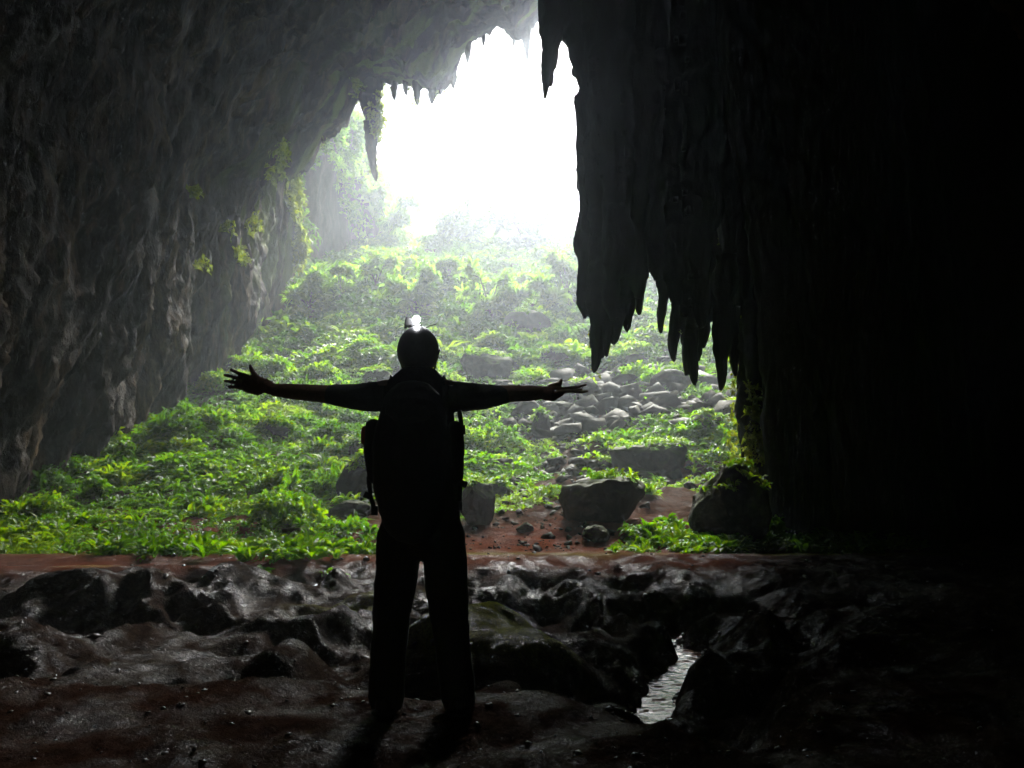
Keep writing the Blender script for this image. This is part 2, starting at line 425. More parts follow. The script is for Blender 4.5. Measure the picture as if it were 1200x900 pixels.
def hit(px, py):
    """first ground point under a photo pixel"""
    D = np.linspace(2, 110, 5400)
    p = P(px, py, 1.0); x = p[0] * D; z = CAM.z + (p[2] - CAM.z) * D
    h = H(x, D); i = np.argmax(h > z)
    return np.array([x[i], D[i], h[i]])

# stream water
u = np.linspace(-1.6, 1.6, 150); L = np.linspace(0, 1, 420)
sx = np.interp(L * 9, np.arange(10), STREAM[:, 0]); sy = np.interp(L * 9, np.arange(10), STREAM[:, 1])
WX = sx[:, None] + u[None] * .75; WY = sy[:, None] + 0 * u[None]
WZ = np.full_like(WX, WATER_Z) + .16 * sstep(9.2, 10.8, WY) + .015 * fbm(WX * 6, WY * 9, 3.3, 3)
water = mesh_np('stream_water', np.stack([WX, WY, WZ], -1).reshape(-1, 3), grid_faces(150, 420), M_WATER)
tag(water, kind='structure')
# puddles on the red ledge
for (cx, cy_, a, b_) in PUDDLES:
    an = np.arange(36) / 36 * 2 * math.pi; zz = float(H(cx, cy_)) + .035
    V = np.stack([cx + a * 1.3 * np.cos(an), cy_ + b_ * 1.3 * np.sin(an), np.full(36, zz)], -1)
    V = np.concatenate([V, [[cx, cy_, zz]]]); F = [[36, k, (k + 1) % 36] for k in range(36)]
    tag(mesh_np('puddle_water', V, F, M_WATER), kind='structure')

# ------------------------------------------------------------------ cave shell (left wall, vault, right wall)
def sect(pts, D):
    q = np.array([P(a, b, D) for a, b in pts]); return q[:, [0, 2]]
NT = 860
def resamp(q, n=NT):
    q = np.asarray(q, float); d = np.r_[0, np.cumsum(np.hypot(*np.diff(q, axis=0).T))]
    # ease corners
    s = np.linspace(0, d[-1], n); r = np.stack([np.interp(s, d, q[:, 0]), np.interp(s, d, q[:, 1])], -1)
    k = 9; ker = np.ones(k) / k; rp = np.pad(r, ((k // 2, k // 2), (0, 0)), 'edge')
    return np.stack([np.convolve(rp[:, 0], ker, 'valid'), np.convolve(rp[:, 1], ker, 'valid')], -1)
m48 = [(335, 560), (340, 450), (345, 375), (352, 300), (354, 250), (346, 212), (372, 180), (385, 152), (412, 138), (436, 92), (470, 92), (505, 104), (535, 92), (545, 58), (568, 42), (588, 30), (612, 42), (640, 10), (700, -40), (800, -40), (900, 60), (980, 220), (1010, 400), (1020, 560)]
m24 = [(70, 700), (90, 600), (108, 540), (130, 440), (150, 330), (185, 220), (235, 120), (310, 20), (410, -50), (550, -100), (700, -110), (850, -60), (1000, 60), (1120, 250), (1180, 420), (1190, 560), (1190, 700)]
m12 = [(-230, 860), (-190, 740), (-160, 600), (-150, 450), (-160, 300), (-120, 100), (-50, -100), (100, -300), (350, -450), (600, -500), (850, -450), (1100, -250), (1230, 0), (1300, 300), (1330, 500), (1350, 860)]
m0 = [(-10, -3), (-10.5, 0), (-10, 4), (-9, 8), (-6, 11.5), (-2, 13.5), (3, 13.5), (7, 11), (9, 7), (9.5, 3), (9.5, 0), (9, -3)]
mb = [(-6, -3), (-6, 0), (-6, 3), (-5, 6), (-3, 8), (0, 9), (3, 8), (5, 6), (6, 3), (6, 0), (6, -3)]
mc = [(-.3, 2), (-.3, 2.2), (0, 2.4), (.3, 2.2), (.3, 2)]
keys = [(-17, resamp(mc)), (-15, resamp(mb)), (-6, resamp(m0)), (2, resamp(m0)), (12, resamp(sect(m12, 12))), (24, resamp(sect(m24, 24))), (48, resamp(sect(m48, 48)))]
ky = np.array([k[0] for k in keys], float); kq = np.stack([k[1] for k in keys])
rows = np.concatenate([np.linspace(-17, 4, 40), np.linspace(4.1, 14, 70), np.linspace(14.1, 48, 330)])
SH = np.empty((len(rows), NT, 3))
for i, y in enumerate(rows):
    j = int(np.clip(np.searchsorted(ky, y) - 1, 0, len(ky) - 2)); t = (y - ky[j]) / (ky[j + 1] - ky[j])
    q = kq[j] * (1 - t) + kq[j + 1] * t
    SH[i, :, 0] = q[:, 0]; SH[i, :, 1] = y; SH[i, :, 2] = q[:, 1]
du = np.gradient(SH, axis=1); dv = np.gradient(SH, axis=0)
nrm = np.cross(dv, du); nrm /= np.linalg.norm(nrm, axis=2)[..., None] + 1e-9
cen = np.stack([np.zeros(len(rows)), rows, np.full(len(rows), 6.0)], -1)[:, None]
nrm *= np.sign(((cen - SH) * nrm).sum(-1))[..., None]            # inward
x, y, z = SH[..., 0], SH[..., 1], SH[..., 2]
wall = sstep(.8, .2, np.abs(nrm[..., 2]))
slant = y - .35 * z                                             # drip lines lean with the overhang
d = 1.0 * fbm(x * .10, y * .10, z * .10, 3) + .55 * fbm(slant * .35, z * .16, x * .2, 4)
rib = ridged(slant * .75 + .4 * pn(y * .3, z * .3, 0), z * .13, x * .15, 4)
d = d + .75 * rib * (.45 + .55 * wall) + .26 * ridged(slant * 1.9 + .5 * pn(y, z, 3), z * .33, x * .5, 3) * (.3 + .7 * wall) + .12 * fbm(x * 2, y * 2, z * 1.2, 2)
hang = (1 - wall) * np.maximum(ridged(x * .55, y * .55, 3.3, 3) - .1, 0)
fade = .25 + .75 * sstep(48, 42, y)
d = (d - .9 * sstep(20, 34, y)) * fade * sstep(-15, -8, y)
SH = SH + nrm * d[..., None]
SH[..., 2] -= hang * 1.3 * sstep(3, 10, y) * (.3 + .7 * sstep(48, 44, y))
# drip fringe of the lip itself
lip = sstep(46.5, 48, y) * (1 - wall) * sstep(14, 20, z)
SH[..., 2] -= lip * 1.1 * np.maximum(ridged(x * .8, 1.1, 5.5, 3) - .15, 0)
# outward cliff face around the mouth
ext = []
c48 = np.array([1.0, 48, 12.0])
for k, (dy, sc) in enumerate([(.3, .15), (.5, .7), (0.2, 2.0), (-.8, 4.0), (-2, 7), (-4, 10), (-8, 13), (-12, 15)]):
    e = SH[-1].copy(); dr = e - c48; dr[:, 1] = 0; dr /= np.linalg.norm(dr, axis=1)[:, None]
    e = e + dr * sc; e[:, 1] = 48 + dy + .8 * min(sc, 2) * fbm(e[:, 0] * .2, e[:, 2] * .12, 3.3, 3)
    ext.append(e)
SH = np.concatenate([SH, np.array(ext)])
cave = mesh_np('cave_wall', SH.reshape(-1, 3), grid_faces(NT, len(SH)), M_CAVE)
_c = SH.reshape(-1, 3)
fattr(cave, 'moss', np.clip(sstep(26, 46, _c[:, 1]) * sstep(-.05, .45, fbm(_c[:, 0] * .4, _c[:, 1] * .4, _c[:, 2] * .2, 4)) * .95, 0, 1))
tag(cave, kind='structure')
def bvh_of(o):
    me = o.data; n = len(me.vertices); c = np.empty(n * 3, np.float32); me.vertices.foreach_get('co', c)
    return BVHTree.FromPolygons([Vector(v) for v in c.reshape(-1, 3)], [tuple(p.vertices) for p in me.polygons])
cave_bvh = bvh_of(cave)
def wall_hit(px, py):
    p = P(px, py, 1.0); dv_ = (Vector(p) - CAM).normalized(); loc, no, _, dist = cave_bvh.ray_cast(CAM, dv_)
    return (np.array(loc), np.array(no)) if loc is not None else (None, None)

# far cliff seen hazily through the left of the mouth
cu = np.linspace(0, 1, 160); cv = np.linspace(0, 1, 120)
_cp = [(300, 50, 40), (345, 54, 70), (385, 58, 96), (425, 63, 120), (455, 70, 200), (485, 82, 262), (520, 100, 285)]
_q = np.array([P(a, 300, b_) for a, b_, c_ in _cp]); _tq = [P(a, c_, b_)[2] for a, b_, c_ in _cp]; _k = np.linspace(0, 1, 7)
bx = np.interp(cu, _k, _q[:, 0]); by = np.interp(cu, _k, _q[:, 1]); top = np.interp(cu, _k, _tq)
CX = bx[None] + 0 * cv[:, None]; CY = by[None] + 0 * cv[:, None]; CZ = 5 + cv[:, None] * (top[None] - 5)
dd = 1.2 * fbm(CX * .2, CZ * .15, CY * .2, 4) + .9 * ridged((CX + CY) * .4, CZ * .1, 2.0, 3)
CX = CX + dd * .5 - cv[:, None] * 1; CY = CY - dd * .7 + cv[:, None] * 3; CZ = CZ + cv[:, None] * 1.6 * fbm(CX * .5, CY * .5, 0, 3)
top_rows = np.stack([CX[-1] - 25, CY[-1] + 25, CZ[-1] + 4], -1)[None]
CC = np.concatenate([np.stack([CX, CY, CZ], -1), top_rows])
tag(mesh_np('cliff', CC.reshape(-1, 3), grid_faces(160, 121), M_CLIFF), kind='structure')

# ------------------------------------------------------------------ hanging dark rock mass on the right
def spike(base, tip, r0, seg=14, rings=34, seed=0, pw=.6, r1=.02):
    base = np.array(base, float); tip = np.array(tip, float); t = np.linspace(0, 1, rings)
    c = base + (tip - base) * t[:, None]; Ln = np.linalg.norm(tip - base)
    c[:, 0] += .04 * Ln * pn(t * 2.5, seed * 1.7, 0) * t; c[:, 1] += .04 * Ln * pn(t * 2.5, seed * 1.7, 9) * t
    r = r0 * np.maximum(1 - t, 0) ** pw + r1
    r = r * (1 + .30 * pn(t * Ln * 1.6, seed * 3.1, 4.4) + .2 * pn(t * Ln * 4.5, seed * 2.1, 6.4))
    a = np.arange(seg) / seg * 2 * math.pi
    A, T_ = np.meshgrid(a, t)
    rr = r[:, None] * (1 + .26 * pn(np.cos(A) * 1.6 + seed, np.sin(A) * 1.6, T_ * Ln * .6) + .22 * pn(np.cos(A) * 2.5 + seed, np.sin(A) * 2.5, T_ * Ln * 1.8) + .14 * pn(np.cos(A) * 5 + seed, np.sin(A) * 5, T_ * Ln * 5))
    V = np.stack([c[:, 0:1] + rr * np.cos(A), c[:, 1:2] + rr * np.sin(A), c[:, 2:3] + 0 * A], -1).reshape(-1, 3)
    V = np.concatenate([V, c[:1] + [0, 0, .01], c[-1:] + [0, 0, -r1]]); F = list(grid_faces(seg, rings, True)); b0, b1 = len(V) - 2, len(V) - 1
    for k in range(seg):
        F.append([b0, b0, (k + 1) % seg, k]); F.append([(rings - 1) * seg + k, (rings - 1) * seg + (k + 1) % seg, b1, b1])
    return V, np.array(F)
OUT = [(650, 62), (662, 64), (668, 90), (676, 250), (684, 330), (690, 415), (697, 432), (705, 420), (715, 408), (722, 396), (735, 380), (748, 362), (762, 344), (768, 352), (776, 385), (784, 366), (790, 415), (798, 396), (808, 445), (818, 408), (826, 398), (832, 330), (838, 300), (845, 440), (852, 330), (860, 400), (868, 420), (880, 545), (890, 470), (897, 640)]
OX = np.array([o[0] for o in OUT]); OY = np.array([o[1] for o in OUT])
A = Acc(); rnd = random.Random(5)
def add_pipe(px, tip, D, r, seed, ztop=21):
    t = P(px, tip, D); b = np.array([t[0] + rnd.uniform(-.1, .25), D + rnd.uniform(-.3, .3), ztop])
    V, F = spike(b, t, r, seed=seed, rings=60, pw=.42, r1=.03); A.add(V, F)
px = 690.0; k = 0
while px < 880:
    tip = float(np.interp(px, OX, OY)) - rnd.uniform(4, 30)
    if px < 700: tip -= 18
    add_pipe(px + 8, tip, rnd.uniform(16, 18.5), rnd.uniform(.38, .55) if px < 826 else rnd.uniform(.14, .2), k); px += rnd.uniform(6, 11); k += 1
for (px, tip, D, r) in ((700, 300, 17.2, .62), (712, 330, 16.2, .6), (730, 300, 17.8, .8), (760, 270, 17, .8), (800, 300, 17, .8), (815, 270, 16.5, .7)):
    add_pipe(px, tip, D, r, k); k += 1
# nub left of the notch, and the block above
a_ = P(651, 22, 17); V, F = tube([a_, a_ + [.02, 0, 2], a_ + [.1, 0, 5], a_ + [.3, 0, 10]], [.30, .42, .45, .6], 18); A.add(V, F)
a_ = P(676, 40, 17.3); V, F = tube([a_, a_ + [.02, 0, 2], a_ + [.1, 0, 5], a_ + [.3, 0, 10]], [.35, .5, .6, .8], 18); A.add(V, F)
add_pipe(641, 96, 17, .34, 72, 21)
for (px, py, D) in ((690, 30, 18), (740, 20, 17), (790, 40, 18), (840, 60, 17), (900, 100, 17)):
    add_pipe(px, py + 60, D, 1.0, k); k += 1
# wall part: thick pipes reaching the ground
for i in range(46):
    D = rnd.uniform(14.3, 19.5); px = rnd.uniform(930, 1330) if i > 14 else rnd.uniform(918, 955); r = .9 if i > 14 else .42
    t = P(px, 600, D); r = r * rnd.uniform(.8, 1.2)
    V, F = tube([(t[0] + rnd.uniform(0, .3), D, -1.5), (t[0] + rnd.uniform(-.1, .3), D, 2), (t[0] - .1, D, 5), (t[0] - .5, D, 9), (t[0] - .8, D, 21)], [r * 1.1, r * .9, r, r * 1.3, r * 1.6]); A.add(V, tri(F) if False else F)
V, F = boxm((9.3, 17, 9), (6.4, 4.5, 24)); A.add(V, F)
V, F = boxm((7.6, 17, 14), (5.2, 3.0, 14)); A.add(V, F)
Vm, Fm = A.get()
def dispm(c, n):
    d = .05 * ridged(c[:, 0] * 3, c[:, 1] * 3, c[:, 2] * 1.6, 3) + .10 * ridged(c[:, 0] * 1.1, c[:, 1] * 1.1, c[:, 2] * .35, 3) + .06 * fbm(c[:, 0] * 3, c[:, 1] * 3, c[:, 2] * 1.5, 3)
    return c + n * d[:, None]
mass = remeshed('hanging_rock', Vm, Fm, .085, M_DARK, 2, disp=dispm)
tag(mass, 'huge black curtain of dripstone hanging down the right side to the floor', 'rock formation', kind='structure')

# ------------------------------------------------------------------ leaves
def leaf_quads(n, L, Wd, arch, rs, spread=(20, 70), R0=.03, h0=0):
    """rosette of n folded leaves; each = 4 quads along the midrib"""
    V, F = [], []
    for k in range(n):
        a = rs.uniform(0, 2 * math.pi); el = R(rs.uniform(*spread)); l = L * rs.uniform(.6, 1.15); wd = Wd * rs.uniform(.7, 1.2)
        d = np.array([math.cos(a), math.sin(a), 0]); s = np.array([-math.sin(a), math.cos(a), 0]); up = np.array([0, 0, 1.0])
        tl = rs.uniform(-.5, .5)
        s = s * math.cos(tl) + up * math.sin(tl)
        pts = []
        p = d * R0 * rs.uniform(0, 1) + up * h0 * rs.uniform(0, 1); e = el
        for i in range(4):
            pts.append(p.copy()); st = (.34 if i == 0 else .3) * l
            p = p + (d * math.cos(e) + up * math.sin(e)) * st; e -= arch * rs.uniform(.6, 1.3)
        wv = [.04, .9, .75, .02]; n0 = len(V)
        for i in range(4):
            fold = up * (.25 * wd * wv[i])
            V += [pts[i] - s * wd * wv[i] * .5 + fold, pts[i], pts[i] + s * wd * wv[i] * .5 + fold]
        for i in range(3):
            b = n0 + i * 3
            F += [[b, b + 1, b + 4, b + 3], [b + 1, b + 2, b + 5, b + 4]]
    return np.array(V), np.array(F)
rs = np.random.default_rng(11)
T_broad = [leaf_quads(12, .34, .13, .45, rs, h0=.12) for _ in range(4)]
T_fern = [leaf_quads(16, .5, .07, .5, rs, h0=.05, spread=(30, 75)) for _ in range(3)]
def bush(n, rad, h, L, rs):
    V, F = [], []; c = 0
    for k in range(n):
        v = rs.normal(size=3); v /= np.linalg.norm(v); v[2] = abs(v[2]); q = v * np.array([rad, rad, h]) * rs.uniform(.7, 1.05)
        tmp, f = leaf_quads(3, L, L * .5, .4, rs, spread=(-10, 60), R0=.02)
        V.append(tmp + q); F.append(f + c); c += len(tmp)
    return np.concatenate(V), np.concatenate(F)
T_bush = [bush(14, .32, .28, .2, rs) for _ in range(3)]
def scatter(name, pts, scale, templates, mat, tint, tiltv=.25, parent=None, local=None):
    n = len(pts); Vs, Fs, Ts = [], [], []; off = 0
    which = rs.integers(0, len(templates), n)
    for ti, (TV, TF) in enumerate(templates):
        idx = np.where(which == ti)[0]
        if not len(idx): continue
        a = rs.uniform(0, 2 * math.pi, len(idx)); ca, sa = np.cos(a), np.sin(a); s = np.asarray(scale)[idx]
        tx, ty = rs.normal(0, tiltv, len(idx)), rs.normal(0, tiltv, len(idx)) - .12
        X = TV[None, :, 0] * ca[:, None] - TV[None, :, 1] * sa[:, None]; Y = TV[None, :, 0] * sa[:, None] + TV[None, :, 1] * ca[:, None]; Z = np.repeat(TV[None, :, 2], len(idx), 0)
        X2 = X + Z * tx[:, None]; Y2 = Y + Z * ty[:, None]; Z2 = Z - X * tx[:, None] - Y * ty[:, None]
        V = np.stack([X2, Y2, Z2], -1) * s[:, None, None] + np.asarray(pts)[idx][:, None]
        Vs.append(V.reshape(-1, 3)); m = len(TV)
        Fs.append((TF[None] + (np.arange(len(idx)) * m)[:, None, None] + off).reshape(-1, 4)); off += m * len(idx)
        tv = np.asarray(tint)[idx][:, None] + np.repeat(rs.normal(0, .16, (len(idx), -(-m // 12))), 12, axis=1)[:, :m]
        Ts.append(tv.ravel())
    V = np.concatenate(Vs)
    if local is not None: V = V - np.asarray(local)
    o = mesh_np(name, V, np.concatenate(Fs), mat, smooth=False, parent=parent)
    fattr(o, 'tint', np.clip(np.concatenate(Ts), 0, 1)); return o

# bare patches (photo positions turned into ground ellipses)
BARE = []
for (px, py, rx, ry, k) in ((590, 632, 110, 22, 1.4), (640, 612, 60, 18, 1.2), (705, 610, 60, 22, 1.0), (640, 520, 70, 35, .7), (730, 470, 90, 28, .40), (700, 500, 60, 30, .40), (590, 475, 45, 20, .6), (300, 428, 30, 7, 1), (470, 600, 60, 18, .9), (410, 607, 40, 8, .8), (810, 590, 30, 25, .6), (470, 425, 14, 8, .6), (780, 560, 60, 16, .5)):
    c = hit(px, py); e = hit(px + rx, py); f_ = hit(px, py - ry)
    BARE.append((c[0], c[1], max(abs(e[0] - c[0]), .3), max(abs(f_[1] - c[1]), .4), k))
def density(x, y):
    d = .82 + .9 * fbm(x * .22, y * .22, 31.0, 3) + .5 * pn(x * .9, y * .9, 12.0)
    right = sstep(-1, 2.5, x - .05 * (y - 14)) * sstep(34, 22, y)
    d = d - .45 * right
    d = d + 1.6 * gs(x, y, 4.2, 14.0, 2.8, 1.4) + .5 * gs(x, y, 7.5, 24, 3.5, 6)
    for (cx, cy_, a, b, k) in BARE: d = d - k * 1.3 * gs(x, y, cx, cy_, a, b)
    front = np.where(x < -2.1, 12.1 + 1.0 * pn(x * .5, 1, 1) + .5 * pn(x * 1.7, 1, 7), 12.9 + .6 * pn(x, 2, 2))
    d = d * sstep(front - .3, front + .9, y) + .5 * gs(x, y, -3.3, 11.4, .5, .35)
    d = np.where((x < -1.0) | (x > 1.6), d, d * sstep(14, 16, y))
    return d
def sample_area(n, y0, y1, x0f, x1f):
    y = rs.uniform(y0, y1, n); x = x0f(y) + rs.uniform(0, 1, n) * (x1f(y) - x0f(y))
    keep = rs.uniform(0, 1, n) < np.clip(density(x, y), 0, 1); return x[keep], y[keep]
Lx = lambda y: -np.interp(y, [12, 24, 48, 75], [11.0, 13.0, 15, 25]); Rx = lambda y: np.interp(y, [12, 17, 24, 48, 75], [6.5, 7.5, 12, 20, 26])
def clump_scale(x, y): return .75 + .6 * sstep(-.2, .5, fbm(x * .45, y * .45, 77.0, 2))
allp, alls, allt = [], [], []
def tintf(x, y): return np.clip(.5 + .75 * fbm(x * .3, y * .3, 55.0, 3) + rs.normal(0, .15, len(x)), 0, 1)
x, y = sample_area(9500, 11.0, 20, Lx, Rx); z = H(x, y); near_pts = np.stack([x, y, z - .02], -1)
scatter('ground_cover_plants', near_pts, clump_scale(x, y) * rs.uniform(.35, .72, len(x)), T_broad + T_fern[:1] + T_bush[:1], M_LEAF, tintf(x, y))
tag(bpy.data.objects['ground_cover_plants'], 'low bright green leafy plants carpeting the foot of the slope', 'ground cover', kind='stuff')
x, y = sample_area(15000, 20, 36, Lx, Rx); z = H(x, y)
o = scatter('ground_cover_plants', np.stack([x, y, z - .03], -1), clump_scale(x, y) * rs.uniform(.5, 1.05, len(x)), T_broad + T_fern + T_bush, M_LEAF, tintf(x, y))
tag(o, 'green leafy plants covering the middle of the slope', 'ground cover', kind='stuff')
x, y = sample_area(12000, 36, 75, Lx, Rx); z = H(x, y)
o = scatter('ground_cover_plants', np.stack([x, y, z - .05], -1), clump_scale(x, y) * rs.uniform(1.0, 2.2, len(x)), T_bush + T_fern[:1], M_LEAF, tintf(x, y))
tag(o, 'hazy bushes and ferns covering the top of the slope', 'ground cover', kind='stuff')

# shrubby mounds that give the slope its humps and shaded hollows
mp, mscl, mt = [], [], []
nm = 560; y = 15 + 55 * rs.uniform(0, 1, nm) ** 1.1; x = Lx(y) * .95 + rs.uniform(0, 1, nm) * (Rx(y) - Lx(y)) * .97
kk = density(x, y) > rs.uniform(.45, .9, nm); x, y = x[kk], y[kk]
for a, b in zip(x, y):
    rad = rs.uniform(.25, .7) ** 1.2 * (.5 + b / 42); m = int(26 + rad * 22)
    v = rs.normal(size=(m, 3)); v /= np.linalg.norm(v, axis=1)[:, None]; v[:, 2] = np.abs(v[:, 2])
    q = v * [rad, rad, rad * rs.uniform(.45, .9)] * rs.uniform(.75, 1.05, (m, 1)) + [a, b, float(H(a, b)) - .05]
    mp.append(q); mscl.append(np.full(m, .55 + .35 * b / 30) * rs.uniform(.7, 1.2, m)); mt.append(np.full(m, rs.uniform(0, .9)) + rs.normal(0, .1, m))
mp = np.concatenate(mp); mscl = np.concatenate(mscl); mt = np.clip(np.concatenate(mt), 0, 1)
o = scatter('shrub_mounds', mp, mscl, T_broad + T_bush, M_LEAF, mt, .5)
tag(o, 'rounded leafy shrub mounds rising out of the plants all over the slope', 'ground cover', kind='stuff')

q = CC[:-1].reshape(-1, 3); q = q[rs.choice(len(q), 2600)]; q = q[(fbm(q[:, 0] * .25, q[:, 1] * .25, q[:, 2] * .18, 3) > -.12)]
q = q + rs.normal(0, .25, q.shape)
o = scatter('cliff_plants', q, rs.uniform(1.0, 2.2, len(q)), T_bush, M_LEAF2, rs.uniform(.2, 1, len(q)), .7)
tag(o, 'pale hazy greenery clothing the outer cliff left of the bright opening', 'ground cover', kind='stuff')

# ------------------------------------------------------------------ boulders
def ico(sub):
    bm = bmesh.new(); bmesh.ops.create_icosphere(bm, subdivisions=sub, radius=1)
    V = np.array([v.co[:] for v in bm.verts]); F = np.array([[v.index for v in f.verts] for f in bm.faces]); bm.free(); return V, F
ICO4, ICO3, ICO2 = ico(5), ico(3), ico(2)
def rock_shape(seed, IC=ICO4, blocky=.5):
    V, F = IC; r = np.random.default_rng(seed); V = V.copy(); n = V.copy()
    for k in range(9):
        d = r.normal(size=3); d /= np.linalg.norm(d); c = r.uniform(.6, .88)
        h = V @ d; over = np.maximum(h - c, 0); V -= over[:, None] * d * blocky * 1.6 if blocky < .6 else over[:, None] * d
    o = r.uniform(0, 90)
    V = V * (1 + .16 * fbm(n[:, 0] * 1.2 + o, n[:, 1] * 1.2, n[:, 2] * 1.2, 3)[:, None] + .05 * fbm(n[:, 0] * 5 + o, n[:, 1] * 5, n[:, 2] * 5, 3)[:, None])
    V = V / np.abs(V).max(0); return V, F
BTOP = []
def boulder(px, py, wpx, hpx, label, seed, depth=.9, mossy=.5, lean=0, blocky=.7):
    c = hit(px, py); D = c[1] + .2; sc = D / FPX
    w2 = wpx * sc / 2; h = hpx * sc
    V, F = rock_shape(seed, ICO4, blocky)
    a = random.Random(seed).uniform(-.2, .2)
    if seed in (21, 22, 33):
        V = V.copy(); cut = .42 + .10 * V[:, 0] + .06 * pn(V[:, 0] * 3, V[:, 1] * 3, seed); V[:, 2] = np.where(V[:, 2] > cut, cut + (V[:, 2] - cut) * .12, V[:, 2]); V[:, 2] *= 1.35; V[:, :2] *= (1 + .25 * sstep(-.2, .5, V[:, 2]))[:, None]
    V = V * [w2, w2 * depth, h * .62]
    V[:, 0] += lean * V[:, 2]
    X = V[:, 0] * math.cos(a) - V[:, 1] * math.sin(a); Y = V[:, 0] * math.sin(a) + V[:, 1] * math.cos(a)
    V = np.stack([X, Y, V[:, 2]], -1)
    o = mesh_np('boulder', V, F, M_BOULD)
    o.location = (c[0], D + w2 * depth * .8, c[2] + h * .38)
    tag(o, label, 'boulder', 'boulders on the slope')
    if mossy > 0:
        Wv = V + np.array(o.location); s = V[:, 2] > h * .62 * (.55 - .25 * mossy); q = Wv[s]
        m = int(min(len(q), 22 + w2 * w2 * 26 * mossy)); q = q[rs.choice(len(q), m, replace=False)]
        q = q[pn(q[:, 0] * 1.2, q[:, 1] * 1.2, 3.0) > -.25 * mossy - .02]
        BTOP.append(np.c_[q, np.full(len(q), min(1.4, .5 + D * .02))])
    return o
boulder(707, 622, 92, 74, 'broad dark flat-topped boulder above the red soil right of the walker', 21, .8, .12)
boulder(768, 565, 90, 58, 'dark boulder with a pale wet top under a thick mat of plants', 22, .8, .8)
boulder(868, 640, 92, 96, 'large dark boulder with plants down its left side behind the stalactite column', 23, .9, .7, .12)
boulder(558, 618, 44, 62, 'smooth upright dark boulder just right of the backpack hip straps', 24, .8, .1)
boulder(420, 590, 62, 58, 'grey leaning boulder with a green top left of the backpack', 25, .8, .5, .25)
boulder(412, 613, 72, 25, 'low flat brown boulder at the foot of the leaning grey one', 26, .8, .1)
boulder(334, 633, 62, 18, 'low dark boulder half buried in plants left of the walker near the ledge', 27, .8, .5)
boulder(415, 543, 30, 34, 'small upright boulder capped with moss beside the left shirt side', 28, .9, .9)
boulder(568, 447, 66, 46, 'hazy rounded boulder with a brown crest just right of the helmet', 29, .9, .12)
boulder(618, 402, 66, 48, 'hazy blue boulder higher up behind the rounded one', 30, .9, .6)
boulder(650, 432, 44, 30, 'hazy overgrown boulder beneath the tip of the largest stalactite', 31, .9, .9)
boulder(635, 520, 26, 40, 'narrow standing boulder with a bush on its right', 32, .8, .6)
boulder(570, 560, 50, 28, 'flat-topped brown boulder right of the shirt waist', 33, .8, .15)
boulder(580, 588, 40, 20, 'low grey boulder right of the brown flat-topped one', 34, .8, .1)
boulder(615, 628, 22, 15, 'small black rock alone on the red soil', 35, .8, 0)
boulder(725, 545, 50, 30, 'wide dark boulder between plants above the broad flat-topped one', 36, .8, .3)
boulder(790, 460, 50, 30, 'brown slab lying on the scree below the stalactite tips', 37, .8, 0)
boulder(660, 492, 55, 24, 'pale flat slab on the scree below the right hand', 38, .9, 0)
boulder(625, 458, 40, 26, 'grey boulder under the right wrist', 39, .9, 0)
boulder(345, 365, 34, 40, 'dark hazy boulder at the foot of the left cave wall', 40, .9, .4)
boulder(690, 470, 34, 20, 'grey angular boulder beside the right fingertips', 41, .9, 0)
boulder(750, 640, 40, 16, 'low boulder buried in bright leaves at the ledge', 42, .9, .8)
boulder(700, 640, 36, 22, 'small brown rock leaning on the foot of the broad flat-topped boulder', 43, .9, 0)
boulder(310, 520, 50, 30, 'mound-shaped boulder fully overgrown on the left slope', 44, .9, 1)
boulder(835, 520, 55, 36, 'overgrown boulder left of the long stalactite', 45, .9, .9)
boulder(440, 452, 40, 22, 'low grey boulder above the left sleeve', 46, .9, .5)
BT = np.concatenate(BTOP)
o = scatter('boulder_top_plants', BT[:, :3], BT[:, 3] * rs.uniform(.45, .9, len(BT)), T_broad + T_bush[:1], M_LEAF, rs.uniform(.3, 1, len(BT)))
tag(o, 'bright green leafy mats growing over the boulder tops', 'ground cover', kind='stuff')

# scree
def scree(n, fn, s0, s1, templates):
    x, y = fn(n); z = H(x, y); s = rs.uniform(s0, s1, len(x)) ** 1.0 * (rs.uniform(.25, 1, len(x)) ** 1.6)
    return x, y, z, s
def hullrock(seed):
    r_ = np.random.default_rng(seed); v = r_.normal(size=(13, 3)); v /= np.linalg.norm(v, axis=1)[:, None]; v *= r_.uniform(.75, 1.1, (13, 1)) * [1, .9, .8]
    bm = bmesh.new()
    for q in v: bm.verts.new(q)
    g = bmesh.ops.convex_hull(bm, input=bm.verts)
    bmesh.ops.triangulate(bm, faces=bm.faces[:]); bm.verts.index_update()
    V = np.array([q.co[:] for q in bm.verts]); F = np.array([[q.index for q in f.verts] for f in bm.faces]); bm.free(); return V, F
RT = [hullrock(100 + k) for k in range(14)]
Vs, Fs, off = [], [], 0
def put_rocks(x, y, s):
    global off
    z = H(x, y)
    for i in range(len(x)):
        V, F = RT[i % 14]; a = random.uniform(0, 6.28); q = V * [1, random.uniform(.6, 1), random.uniform(.4, .9)] * s[i]; th_ = random.uniform(-.5, .5); q = np.stack([q[:, 0] * math.cos(th_) - q[:, 2] * math.sin(th_), q[:, 1], q[:, 0] * math.sin(th_) + q[:, 2] * math.cos(th_)], -1)
        X = q[:, 0] * math.cos(a) - q[:, 1] * math.sin(a); Y = q[:, 0] * math.sin(a) + q[:, 1] * math.cos(a)
        Vs.append(np.stack([X + x[i], Y + y[i], q[:, 2] + z[i] + s[i] * .15], -1)); Fs.append(F + off); off += len(V)
